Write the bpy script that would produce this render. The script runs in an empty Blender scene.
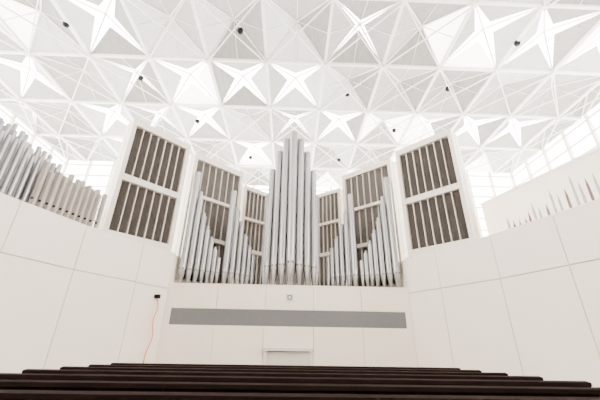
import bpy, bmesh, math, random
from mathutils import Matrix, Vector
random.seed(11)
E = 2.1   # eye height above hall floor

# ------------------------------------------------------------ materials
def mat(name, col, rough=0.6, metal=0.0, noise=0.0, nscale=3.0, stretch=(1,1,1), transl=0.0, spec=0.3):
    m = bpy.data.materials.new(name); m.use_nodes = True
    nt = m.node_tree; b = nt.nodes["Principled BSDF"]
    b.inputs["Roughness"].default_value = rough
    b.inputs["Metallic"].default_value = metal
    b.inputs["Specular IOR Level"].default_value = spec
    b.inputs["Base Color"].default_value = (*col, 1)
    if noise > 0:
        tc = nt.nodes.new("ShaderNodeTexCoord"); mp = nt.nodes.new("ShaderNodeMapping")
        mp.inputs["Scale"].default_value = stretch
        n = nt.nodes.new("ShaderNodeTexNoise"); n.inputs["Scale"].default_value = nscale
        n.inputs["Detail"].default_value = 4
        r = nt.nodes.new("ShaderNodeValToRGB")
        r.color_ramp.elements[0].position = 0.3; r.color_ramp.elements[1].position = 0.7
        r.color_ramp.elements[0].color = (*[c*(1-noise) for c in col], 1)
        r.color_ramp.elements[1].color = (*[min(1, c*(1+noise*0.5)) for c in col], 1)
        nt.links.new(tc.outputs["Object"], mp.inputs[0]); nt.links.new(mp.outputs[0], n.inputs["Vector"])
        nt.links.new(n.outputs["Fac"], r.inputs[0]); nt.links.new(r.outputs[0], b.inputs["Base Color"])
    if transl > 0:
        out = nt.nodes["Material Output"]
        t = nt.nodes.new("ShaderNodeBsdfTranslucent"); t.inputs["Color"].default_value = (*col, 1)
        mx = nt.nodes.new("ShaderNodeMixShader"); mx.inputs[0].default_value = transl
        nt.links.new(b.outputs[0], mx.inputs[1]); nt.links.new(t.outputs[0], mx.inputs[2])
        nt.links.new(mx.outputs[0], out.inputs["Surface"])
    return m
M_wall = mat("painted_wall", (0.90,0.825,0.74), 0.7, noise=0.02, nscale=0.6)
M_joint = mat("panel_joint", (0.58,0.53,0.47), 0.9)
M_white = mat("white_frame", (0.88,0.85,0.81), 0.6, noise=0.02)
M_case = mat("organ_case_white", (0.72,0.66,0.59), 0.6, noise=0.04, nscale=2)
M_slat = mat("swell_shutter", (0.050,0.043,0.039), 0.7, noise=0.2, nscale=3, stretch=(4,4,0.5), spec=0.1)
M_slat2 = mat("swell_shutter_grey", (0.095,0.085,0.078), 0.7, noise=0.15, nscale=3, stretch=(4,4,0.5), spec=0.1)
M_back = mat("swell_box_back", (0.34,0.31,0.28), 0.8)
M_pipe = mat("tin_pipe", (0.33,0.33,0.34), 0.30, metal=0.8, noise=0.10, nscale=1.0, stretch=(2,2,0.3))
M_dark = mat("pipe_opening", (0.03,0.03,0.03), 0.9, spec=0.05)
M_lip = mat("pipe_lip", (0.43,0.43,0.44), 0.3, metal=0.8)
M_wood = mat("wood_pipe", (0.36,0.33,0.30), 0.6, noise=0.15, nscale=4, stretch=(3,3,0.5))
M_copper = mat("reed_pipe", (0.16,0.10,0.09), 0.4, metal=0.3)
M_p = [mat("ceiling_panel_a", (0.33,0.325,0.315), 0.8, noise=0.18, nscale=1.5, stretch=(1,6,1), transl=0.10),
       mat("ceiling_panel_b", (0.25,0.25,0.24), 0.8, noise=0.2, nscale=1.5, stretch=(6,1,1), transl=0.08),
       mat("ceiling_panel_c", (0.42,0.415,0.405), 0.8, noise=0.14, nscale=1.5, transl=0.2),
       mat("ceiling_panel_glass", (0.85,0.84,0.82), 0.8, noise=0.10, nscale=1.5, transl=0.5)]
M_bar = mat("space_frame_white", (0.95,0.935,0.91), 0.5, noise=0.02)
M_lamp = mat("lamp_housing", (0.01,0.01,0.011), 0.6, spec=0.1)
M_pew = mat("pew_walnut", (0.009,0.005,0.004), 0.8, noise=0.3, nscale=4, stretch=(0.5,4,4), spec=0.03)
M_pewtop = mat("pew_rail", (0.012,0.007,0.006), 0.85, noise=0.25, nscale=4, stretch=(0.5,4,4), spec=0.03)
M_carpet = mat("dark_carpet", (0.02,0.015,0.014), 0.95, noise=0.2, nscale=30, spec=0.05)
M_floor = mat("stone_floor", (0.4,0.36,0.31), 0.6, noise=0.1, nscale=2)
M_strip = mat("grey_grille", (0.19,0.195,0.205), 0.8, noise=0.05, nscale=8, spec=0.1)
M_door = mat("door_paint", (0.64,0.61,0.58), 0.5, noise=0.02)
M_cord = mat("orange_cord", (0.75,0.16,0.04), 0.5)
M_sign = mat("sign_face", (0.75,0.76,0.76), 0.4)
M_rear = mat("rear_wall", (0.42,0.38,0.33), 0.8, noise=0.05)

# ------------------------------------------------------------ mesh builder
class MB:
    def __init__(s): s.v=[]; s.f=[]; s.m=[]; s.sm=[]; s.mats=[]
    def mi(s, m):
        if m not in s.mats: s.mats.append(m)
        return s.mats.index(m)
    def face(s, idx, m, smooth=False):
        s.f.append(idx); s.m.append(s.mi(m)); s.sm.append(smooth)
    def hexa(s, p, m):
        b=len(s.v); s.v+= [tuple(q) for q in p]
        for f in ((0,3,2,1),(4,5,6,7),(0,1,5,4),(1,2,6,5),(2,3,7,6),(3,0,4,7)):
            s.face([b+i for i in f], m)
    def box(s, x0,x1,y0,y1,z0,z1,m):
        s.hexa([(x0,y0,z0),(x1,y0,z0),(x1,y1,z0),(x0,y1,z0),(x0,y0,z1),(x1,y0,z1),(x1,y1,z1),(x0,y1,z1)],m)
    def lbox(s, o,t,n,s0,s1,d0,d1,z0,z1,m):
        def P(a,d,z): return (o[0]+t[0]*a-n[0]*d, o[1]+t[1]*a-n[1]*d, z)
        s.hexa([P(s0,d0,z0),P(s1,d0,z0),P(s1,d1,z0),P(s0,d1,z0),P(s0,d0,z1),P(s1,d0,z1),P(s1,d1,z1),P(s0,d1,z1)],m)
    def bar(s, a,b,w,h,m):
        a=Vector(a); b=Vector(b); d=(b-a).normalized()
        up=Vector((0,0,1)) if abs(d.z)<0.95 else Vector((0,1,0))
        r=d.cross(up).normalized(); u=r.cross(d)
        r*=w/2; u*=h/2
        s.hexa([a-r-u,a+r-u,a+r+u,a-r+u,b-r-u,b+r-u,b+r+u,b-r+u],m)
    def lathe(s, cx,cy,prof,m,n=18,smooth=True,cap=None):
        b=len(s.v)
        for r,z in prof:
            for i in range(n):
                a=2*math.pi*i/n; s.v.append((cx+r*math.cos(a),cy+r*math.sin(a),z))
        for j in range(len(prof)-1):
            for i in range(n):
                k=(i+1)%n
                s.face([b+j*n+i,b+j*n+k,b+(j+1)*n+k,b+(j+1)*n+i],m,smooth)
        if cap:
            j=len(prof)-1
            s.face([b+j*n+i for i in range(n)],cap)
    def build(s,name,parent=None,recalc=True):
        me=bpy.data.meshes.new(name); me.from_pydata(s.v,[],s.f)
        for m in s.mats: me.materials.append(m)
        for p,mi,sm in zip(me.polygons,s.m,s.sm): p.material_index=mi; p.use_smooth=sm
        me.update()
        if recalc:
            bm=bmesh.new(); bm.from_mesh(me); bmesh.ops.recalc_face_normals(bm,faces=bm.faces); bm.to_mesh(me); bm.free()
        o=bpy.data.objects.new(name,me); bpy.context.collection.objects.link(o)
        if parent: o.parent=parent
        return o
def empty(name,loc=(0,0,0)):
    e=bpy.data.objects.new(name,None); e.location=loc; bpy.context.collection.objects.link(e); return e

# ------------------------------------------------------------ floor
b=MB(); b.box(-25,25,-10,36,-0.2,0,M_floor); b.build("floor")
b=MB(); b.box(-5.4,5.4,-3,9.7,0,E-1.19,M_carpet); b.box(-4.6,4.6,9.7,10.5,0,0.5,M_carpet); b.build("floor_seating_riser")
b=MB(); b.box(-24,24,-9.6,-9.3,0,E+17.9,M_rear); b.build("wall_back")

# ------------------------------------------------------------ pews
def pew(y):
    b=MB(); L=4.25
    for (x0,x1) in ((-L,L),):
        b.hexa([(x0,-0.02,0.12),(x1,-0.02,0.12),(x1,0.03,0.12),(x0,0.03,0.12),
                (x0,-0.10,0.80),(x1,-0.10,0.80),(x1,-0.05,0.80),(x0,-0.05,0.80)],M_pew)
        b.hexa([(x0,-0.135,0.79),(x1,-0.135,0.79),(x1,-0.03,0.79),(x0,-0.03,0.79),
                (x0,-0.135,0.835),(x1,-0.135,0.835),(x1,-0.045,0.85),(x0,-0.045,0.85)],M_pewtop)
        b.box(x0,x1,0.0,0.48,0.40,0.45,M_pewtop)
        b.box(x0,x1,0.05,0.08,0.0,0.40,M_pew)
    for x in (-L,-L/3,L/3,L-0.06):
        b.box(x,x+0.06,-0.06,0.46,0,0.40,M_pew)
        b.hexa([(x,-0.06,0.4),(x+.06,-0.06,0.4),(x+.06,0.3,0.4),(x,0.3,0.4),(x,-0.125,0.83),(x+.06,-0.125,0.83),(x+.06,0.0,0.83),(x,0.0,0.83)],M_pew)
    o=b.build("pew"); o.location=(0,y,E-1.19); return o
me=None
for i in range(8):
    y=2.35+0.95*i
    if me is None: o=pew(y); me=o.data
    else:
        o=bpy.data.objects.new("pew",me); bpy.context.collection.objects.link(o); o.location=(0,y,E-1.19)

# ------------------------------------------------------------ front wall
D=18.0; zt=E+3.15
wf=MB()
wf.box(-6.5,6.5,D+0.08,D+0.3,0,zt-0.02,M_joint)
xs=[-6.5,-3.84,-1.28,1.28,3.84,6.5]; g=0.012
rows=[(0,E+1.10),(E+1.92,zt)]
for i in range(5):
    for (za,zb) in rows:
        x0,x1=xs[i]+g,xs[i+1]-g
        if za==0 and i==2:
            wf.box(x0,x1,D,D+0.1,E+0.06,zb,M_wall)
            wf.box(x0,-1.12,D,D+0.1,0,E+0.06,M_wall); wf.box(1.12,x1,D,D+0.1,0,E+0.06,M_wall)
        else: wf.box(x0,x1,D,D+0.1,za,zb,M_wall)
wf.box(-6.5,-6.17,D,D+0.1,E+1.10,E+1.92,M_wall); wf.box(6.17,6.5,D,D+0.1,E+1.10,E+1.92,M_wall)
wf.box(-6.5,6.5,D-0.03,D+0.35,zt-0.02,zt+0.05,M_wall)
wf.build("wall_front")
b=MB(); b.box(-6.17,6.17,D+0.03,D+0.078,E+1.11,E+1.91,M_strip)
gr=b.build("acoustic_grille")
mb=MB()
for k in range(13):
    z=E+1.14+k*0.06; mb.box(-6.15,6.15,D+0.01,D+0.03,z,z+0.035,M_strip)
mb.build("grille_slats",gr)
# door
dr=empty("door_1",(0,D,0))
b=MB()
b.box(-1.05,-0.01,0.02,0.07,0,E-0.06,M_door); b.box(0.01,1.05,0.02,0.07,0,E-0.06,M_door)
for x in (-0.95,0.12):
    b.box(x,x+0.83,0.005,0.02,0.2,E-1.1,M_door); b.box(x,x+0.83,0.005,0.02,E-0.95,E-0.2,M_door)
b.build("door_leaves",dr)
b=MB(); b.box(-1.2,-1.05,-0.08,0.08,0,E+0.05,M_door); b.box(1.05,1.2,-0.08,0.08,0,E+0.05,M_door); b.box(-1.25,1.25,-0.16,0.08,E-0.05,E+0.08,M_door)
b.box(-1.05,1.05,0.0,0.06,E-0.10,E-0.05,M_strip); b.build("door_frame",dr)
b=MB(); b.box(-0.1,-0.04,-0.05,0.02,1.0,1.15,M_lamp); b.box(0.04,0.1,-0.05,0.02,1.0,1.15,M_lamp); b.build("door_handles",dr)
# small white wall sign with a dark mark
b=MB(); b.box(-0.19,0.19,D-0.08,D,E+2.36,E+2.74,M_sign); b.box(-0.13,0.13,D-0.1,D-0.08,E+2.42,E+2.68,M_strip); b.box(-0.05,0.05,D-0.11,D-0.1,E+2.49,E+2.61,M_sign)
b.build("wall_sign")

# ------------------------------------------------------------ side walls
poly=[(13.6,1.5),(12.0,6.0),(10.9,8.6),(9.95,11.2),(8.98,13.75),(7.52,16.3),(6.5,18.0)]
zs=E+2.9; ztop=E+4.8
for sx,nm in ((-1,"left"),(1,"right")):
    b=MB()
    for i in range(len(poly)-1):
        p=Vector((sx*poly[i][0],poly[i][1])); q=Vector((sx*poly[i+1][0],poly[i+1][1]))
        t=(q-p); L=t.length; t.normalize()
        n=Vector((t.y,-t.x)) if sx<0 else Vector((-t.y,t.x))   # faces the hall
        b.lbox(p,t,n,0,L,0.08,0.3,0,ztop-0.05,M_joint)
        b.lbox(p,t,n,g,L-g,0,0.1,0,zs-0.02,M_wall)
        b.lbox(p,t,n,g,L-g,0,0.1,zs+0.02,ztop,M_wall)
        b.lbox(p,t,n,0,L,-0.0,0.4,ztop-0.02,ztop+0.05,M_wall)
    x0,x1=sorted((sx*6.5,sx*6.9)); b.box(x0,x1,18.0,21.5,0,ztop,M_wall)
    b.build("wall_"+nm)
    b=MB()
    for i in range(len(poly)-1):
        (ax,ay),(bx,by)=poly[i],poly[i+1]
        q=[(sx*(ax+.35),ay),(sx*(bx+.35),by),(sx*15.5,by),(sx*15.5,ay)]
        b.hexa([(x,y,ztop-0.45) for x,y in q]+[(x,y,ztop-0.12) for x,y in q],M_wall)
    x0,x1=sorted((sx*7,sx*15.5)); b.box(x0,x1,18.0,24.5,ztop-0.45,ztop-0.12,M_wall)
    b.build("gallery_floor_"+nm)
b=MB(); b.box(-6.5,6.5,18.35,25,zt-0.35,zt-0.02,M_wall); b.build("organ_loft_floor")
b=MB(); p=Vector((16.0,8.0)); q=Vector((12.6,19.4)); t=(q-p); L=t.length; t.normalize(); n=Vector((-t.y,t.x))
b.lbox(p,t,n,0,L,0,0.3,ztop-0.12,E+8.9,M_wall); b.lbox(p,t,n,0,L,-0.05,0.4,E+8.9,E+9.05,M_white); b.build("parapet_right")
b=MB(); p=Vector((-16.0,8.0)); q=Vector((-12.6,19.4)); t=(q-p); L=t.length; t.normalize(); n=Vector((t.y,-t.x))
b.lbox(p,t,n,0,L,0,0.3,ztop-0.12,E+7.0,M_wall); b.lbox(p,t,n,0,L,-0.05,0.4,E+7.0,E+7.15,M_white); b.build("parapet_left")

# ------------------------------------------------------------ ORGAN
org=empty("pipe_organ",(0,0,0))
def case(name,P,Q,z0,z1,rows,nb,sx,slat,depth=1.1,st=0.22):
    b=MB(); P=Vector((sx*P[0],P[1])); Q=Vector((sx*Q[0],Q[1])); t=Q-P; L=t.length; t.normalize()
    n=Vector((t.y,-t.x)) if sx<0 else Vector((-t.y,t.x))
    b.lbox(P,t,n,0,L,0.42,0.5,z0,z1,M_back)
    b.lbox(P,t,n,0,L,0.5,depth,z0,z1,M_case)
    b.lbox(P,t,n,0,st,0,0.45,z0,z1,M_case); b.lbox(P,t,n,L-st,L,0,0.45,z0,z1,M_case)
    edges=[z0]+[z for r in rows for z in r]+[z1]
    for k in range(0,len(edges),2):
        b.lbox(P,t,n,st,L-st,0.0,0.45,edges[k],edges[k+1],M_case)
    W=L-2*st; pw=W/nb
    for (za,zb) in rows:
        for k in range(nb+1):
            c=st+k*pw; b.lbox(P,t,n,max(st,c-0.02),min(L-st,c+0.02),0.06,0.4,za,zb,M_case)
        for k in range(nb):
            c=st+(k+0.5)*pw; w=pw*0.40; a=math.radians(20)
            tt=Vector((t.x*math.cos(a)+n.x*math.sin(a), t.y*math.cos(a)+n.y*math.sin(a)))
            nn=Vector((n.x*math.cos(a)-t.x*math.sin(a), n.y*math.cos(a)-t.y*math.sin(a)))
            o=P+t*c-n*0.20
            b.lbox(o,tt,nn,-w,w,-0.03,0.03,za+0.04,zb-0.04,slat)
    b.build(name,org)
for sx,nm in ((-1,"left"),(1,"right")):
    case("swell_case_outer_"+nm,(9.05,15.1),(6.6,17.7),ztop+0.05,E+11.85,[(E+5.2,E+8.0),(E+8.35,E+11.45)],7,sx,M_slat)
    case("swell_case_middle_"+nm,(6.55,18.75),(3.7,21.4),zt,E+12.0,[(E+3.6,E+6.2),(E+6.45,E+8.9),(E+9.1,E+11.6)],7,sx,M_slat2)
    case("swell_case_inner_"+nm,(3.6,22.0),(1.6,23.6),zt,E+11.3,[(E+3.6,E+6.2),(E+6.45,E+8.6),(E+8.8,E+11.0)],6,sx,M_slat2,0.9)
b=MB(); b.box(-1.6,1.6,23.6,24.3,zt,E+11.0,M_case); b.build("back_case",org)

def pipe(b,x,y,z0,z1,r,foot=0.9,mouth=True,m=None):
    m=m or M_pipe
    b.lathe(x,y,[(r*0.28,z0),(r*0.35,z0+0.04),(r,z0+foot)],m)
    b.lathe(x,y,[(r,z0+foot),(r,z1)],m)
    b.lathe(x,y,[(r,z1),(r*0.9,z1),(r*0.9,z1-0.4)],M_lip if m is M_pipe else m,smooth=False,cap=M_dark)
    b.lathe(x,y,[(r*1.02,z1-0.16),(r*1.03,z1-0.13),(r*1.02,z1-0.1)],m)
    if mouth:
        zb=z0+foot; w=r*0.62
        yf=y-r*0.80
        b.hexa([(x-w,yf-r*.12,zb),(x+w,yf-r*.12,zb),(x+w,yf+.1*r,zb),(x-w,yf+.1*r,zb),(x-w,yf-r*.12,zb+r*.5),(x+w,yf-r*.12,zb+r*.5),(x+w,yf+.1*r,zb+r*.5),(x-w,yf+.1*r,zb+r*.5)],M_dark)
        k=len(b.v); yy=y-r*0.99
        b.v+= [(x-w,yy+r*.12,zb+r*.5),(x+w,yy+r*.12,zb+r*.5),(x,y-r*1.03,zb+r*2.2),(x,y-r*1.03,zb+r*.5)]
        b.face([k,k+3,k+2],M_lip); b.face([k+3,k+1,k+2],M_lip)
        k=len(b.v)
        b.v+= [(x-w,yy+r*.12,zb),(x+w,yy+r*.12,zb),(x,y-r*0.72,zb-foot*.5),(x,y-r*1.03,zb)]
        b.face([k,k+3,k+2],M_lip); b.face([k+3,k+1,k+2],M_lip)

b=MB(); base=zt+0.03
pipe(b,0,18.65,base,E+13.75,0.27,1.35)
front=[(0.50,18.85,13.3,.24),(0.96,19.05,12.4,.22),(1.38,19.3,11.1,.20),]
for x,y,z,r in front:
    for s in (-1,1): pipe(b,s*x,y,base,E+z,r,1.25)
rear=[(0.27,19.5,12.9,.2),(0.72,19.6,12.0,.19),(1.14,19.8,11.0,.18),(1.58,20.0,9.6,.17)]
for x,y,z,r in rear:
    for s in (-1,1): pipe(b,s*x,y,base,E+z,r,1.1)
b.build("centre_pipe_tower",org)
outer=[(6.12,18.55,10.3,.21),(5.75,18.7,8.5,.18),(5.41,18.85,7.4,.165),(5.10,19.0,6.6,.15),(4.81,19.1,5.95,.14),(4.54,19.2,5.4,.13),(4.29,19.3,4.95,.12)]
outer_r=[(5.94,19.1,9.2,.15),(5.6,19.3,7.8,.14),(5.27,19.4,7.0,.13),(4.97,19.5,6.3,.12),(4.69,19.6,5.7,.12)]
inner=[(3.85,19.3,9.4,.19),(3.50,19.5,8.1,.165),(3.18,19.7,7.2,.15),(2.88,19.85,6.5,.14),(2.60,20.0,5.9,.13),(2.34,20.1,5.35,.12)]
inner_r=[(3.68,19.9,8.5,.14),(3.34,20.1,7.6,.13),(3.03,20.3,6.8,.12),(2.74,20.4,6.1,.11)]
for s,nm in ((-1,"left"),(1,"right")):
    b=MB()
    for x,y,z,r in outer+outer_r: pipe(b,s*x,y,base,E+z,r,0.85)
    b.build("outer_pipe_flat_"+nm,org)
    b=MB()
    for x,y,z,r in inner+inner_r: pipe(b,s*x,y,base,E+z,r,0.85)
    b.build("inner_pipe_flat_"+nm,org)
    b=MB(); xa,xb=sorted((s*6.4,s*4.1)); b.box(xa,xb,18.4,19.9,zt-0.02,zt+0.05,M_case)
    xa,xb=sorted((s*4.05,s*2.15)); b.box(xa,xb,19.0,20.7,zt-0.02,zt+0.05,M_case)
    b.build("windchest_"+nm,org)
# left gallery ranks
b=MB()
zb=ztop-0.1
def gx(y,off): return 14.15-0.378*y+off
y=8.2
while y<12.8:
    h = 8.35-(y-8.4)*0.27
    pipe(b,-gx(y,0.65),y,zb,E+h-0.5+random.uniform(-.25,.2),0.08,0.4,False)
    pipe(b,-gx(y,0.95),y+0.10,zb,E+h+random.uniform(-.2,.2),0.095,0.4,False)
    pipe(b,-gx(y,1.3),y+0.02,zb,E+h+0.25+random.uniform(-.3,.35),0.09,0.4,False)
    y+=0.235
def woodpipe(b,x,y,z0,z1,w):
    b.hexa([(x-.03,y-.03,z0),(x+.03,y-.03,z0),(x+.03,y+.03,z0),(x-.03,y+.03,z0),(x-w,y-w,z0+.35),(x+w,y-w,z0+.35),(x+w,y+w,z0+.35),(x-w,y+w,z0+.35)],M_wood)
    b.box(x-w,x+w,y-w,y+w,z0+.35,z1,M_wood); b.box(x-w*.7,x+w*.7,y-w*1.05,y-w,z0+.5,z0+.6,M_dark)
    b.box(x-w*.7,x+w*.7,y-w*.7,y+w*.7,z1,z1+.01,M_dark)
y=11.9; k=0
while y<14.7:
    h=6.9-abs(math.sin(k*1.3))*0.35
    woodpipe(b,-gx(y,0.5),y,zb,E+h-0.0,0.08)
    woodpipe(b,-gx(y,0.95),y+.1,zb,E+h+0.3,0.085)
    y+=0.27; k+=1
b.build("gallery_pipes_left",org)
b=MB(); y=8.4; k=0
while y<13.4:
    h=6.6-(y-8.6)*0.27+random.uniform(-.3,.25)
    b.lathe(gx(y,0.42),y,[(0.015,zb),(0.02,zb+.2),(0.05,zb+.35),(0.045,E+h-.35),(0.0,E+h)],M_copper if k%3==2 else M_pipe,10)
    y+=0.17+random.uniform(0,.12); k+=1
b.build("gallery_pipes_right",org)

# ------------------------------------------------------------ cord + camera box on left wall
b=MB(); b.box(-6.88,-6.64,17.28,17.5,E+2.3,E+2.48,M_lamp); b.bar((-6.95,17.42,E+2.38),(-6.7,17.4,E+2.38),.05,.05,M_lamp); b.build("wall_bracket_camera")
cu=bpy.data.curves.new("extension_cord","CURVE"); cu.dimensions='3D'; cu.bevel_depth=0.024
sp=cu.splines.new('BEZIER'); pts=[(-6.74,17.36,E+2.32),(-6.62,17.33,E+1.9),(-6.72,17.33,E+1.2),(-6.62,17.35,E+0.5),(-6.78,17.33,E-0.3),(-6.72,17.35,0.03)]
sp.bezier_points.add(len(pts)-1)
for bp,p in zip(sp.bezier_points,pts): bp.co=p; bp.handle_left_type=bp.handle_right_type='AUTO'
o=bpy.data.objects.new("extension_cord",cu); bpy.context.collection.objects.link(o); cu.materials.append(M_cord)

# ------------------------------------------------------------ ceiling space frame
H=E+18.0; CX=4.0; CY=4.7; rise=1.0; XW=24.0
openc={(-3,0),(3,0),(-1,1),(0,1),(-2,2),(1,2),(0,3),(-5,1),(5,0),(2,-1),(-1,3),(4,2),(-4,3),(5,2)}
b=MB(); fr=MB()
for j in range(-5,5):
    yc=14.0+CY*j
    for i in range(-6,7):
        if j==4 and abs(i)>3: continue
        xa,xb=max(-XW,CX*i-CX/2),min(XW,CX*i+CX/2); xc=(xa+xb)/2
        c=[(xa,yc-CY/2),(xb,yc-CY/2),(xb,yc+CY/2),(xa,yc+CY/2)]
        isop=(i,j) in openc or random.random()<0.06
        f=0.71 if isop else random.choice((0.985,0.985,0.985,0.87))
        for k in range(4):
            a,d=c[k],c[(k+1)%4]
            mx_,my_=(a[0]+d[0])/2,(a[1]+d[1])/2
            ap=(mx_+(xc-mx_)*f,my_+(yc-my_)*f,H+rise*f)
            q=len(b.v); b.v+=[(a[0],a[1],H),(d[0],d[1],H),ap]
            r=random.random()
            mm=M_p[3] if r<(0.15 if isop else 0.08) else random.choice((M_p[0],M_p[1],M_p[0],M_p[2]))
            b.face([q,q+1,q+2],mm)
            fr.bar((a[0],a[1],H-.02),(xc,yc,H+rise-.02),0.09,0.10,M_bar)
            if not isop:
                fr.bar((mx_,my_,H-.02),(xc,yc,H+rise-.03),0.035,0.05,M_bar)
        fr.bar((c[0][0],c[0][1],H-.03),(c[1][0],c[1][1],H-.03),0.17,0.22,M_bar)
        fr.bar((c[0][0],c[0][1],H-.03),(c[3][0],c[3][1],H-.03),0.17,0.22,M_bar)
        zl=H-0.25
        if not isop:
            fr.bar((c[0][0],c[0][1],zl),(c[2][0],c[2][1],zl),0.06,0.07,M_bar)
            fr.bar((c[1][0],c[1][1],zl),(c[3][0],c[3][1],zl),0.06,0.07,M_bar)
        b_n=0.13
        fr.box(c[0][0]-b_n,c[0][0]+b_n,c[0][1]-b_n,c[0][1]+b_n,H-0.32,H+0.05,M_bar)
ce=b.build("ceiling",recalc=False)
fr.build("space_frame",ce,recalc=True)
b=MB()
for x,y in ((-14.1,14),(-3.5,14),(14,14.1),(-11.3,18.2),(4,19.1),(11.4,18.2),(-8.4,23),(8.9,23.4),(-4.4,28.6),(4.7,28.6)):
    b.lathe(x,y,[(0.05,H-0.25),(0.15,H-0.25),(0.19,H-0.12),(0.17,H),(0.05,H+0.02)],M_lamp,14,cap=M_lamp)
    b.lathe(x,y,[(0.03,H-0.1),(0.03,H+0.5)],M_bar,8)
b.build("ceiling_downlights")

# ------------------------------------------------------------ window walls
YA=30.45; YB=35.15; XR=14.0
def winwall(name,segs,step,zlow):
    b=MB()
    for axis,c,a0,a1 in segs:
        def bx(u0,u1,w,z0,z1,m):
            if axis=='x': b.box(c-w,c+w,u0,u1,z0,z1,m)
            else: b.box(u0,u1,c-w,c+w,z0,z1,m)
        bx(a0,a1,.1,0,zlow,M_wall)
        n=max(1,round((a1-a0)/step)); st=(a1-a0)/n
        for k in range(n+1):
            u=a0+k*st; bx(u-.09,u+.09,.15,zlow,H,M_case)
        z=zlow
        while z<=H+.1:
            bx(a0,a1,.09,z-.06,z+.06,M_case); z+=1.25
    b.build(name)
winwall("window_1",[('x',-XW,-9,YA),('y',YA,-XW,-XR)],2.4,E+5)
winwall("window_2",[('x',XW,-9,YA),('y',YA,XR,XW)],2.4,E+5)
winwall("window_3",[('x',-XR,YA,YB),('y',YB,-XR,XR),('x',XR,YA,YB)],2.4,E+5)

# ------------------------------------------------------------ world + light
w=bpy.data.worlds.new("sky"); bpy.context.scene.world=w; w.use_nodes=True
bg=w.node_tree.nodes["Background"]; bg.inputs[0].default_value=(1.0,0.955,0.90,1); bg.inputs[1].default_value=24

# ------------------------------------------------------------ camera
cd=bpy.data.cameras.new("camera"); cd.lens=19.5; cd.sensor_width=36; cd.clip_end=200
co=bpy.data.objects.new("camera",cd); bpy.context.collection.objects.link(co)
M=Matrix.Rotation(math.radians(-1.5),4,'Z')@Matrix.Rotation(math.radians(90+24.8),4,'X')@Matrix.Rotation(math.radians(0.9),4,'Z')
co.matrix_world=Matrix.Translation((0,0,E))@M
bpy.context.scene.camera=co
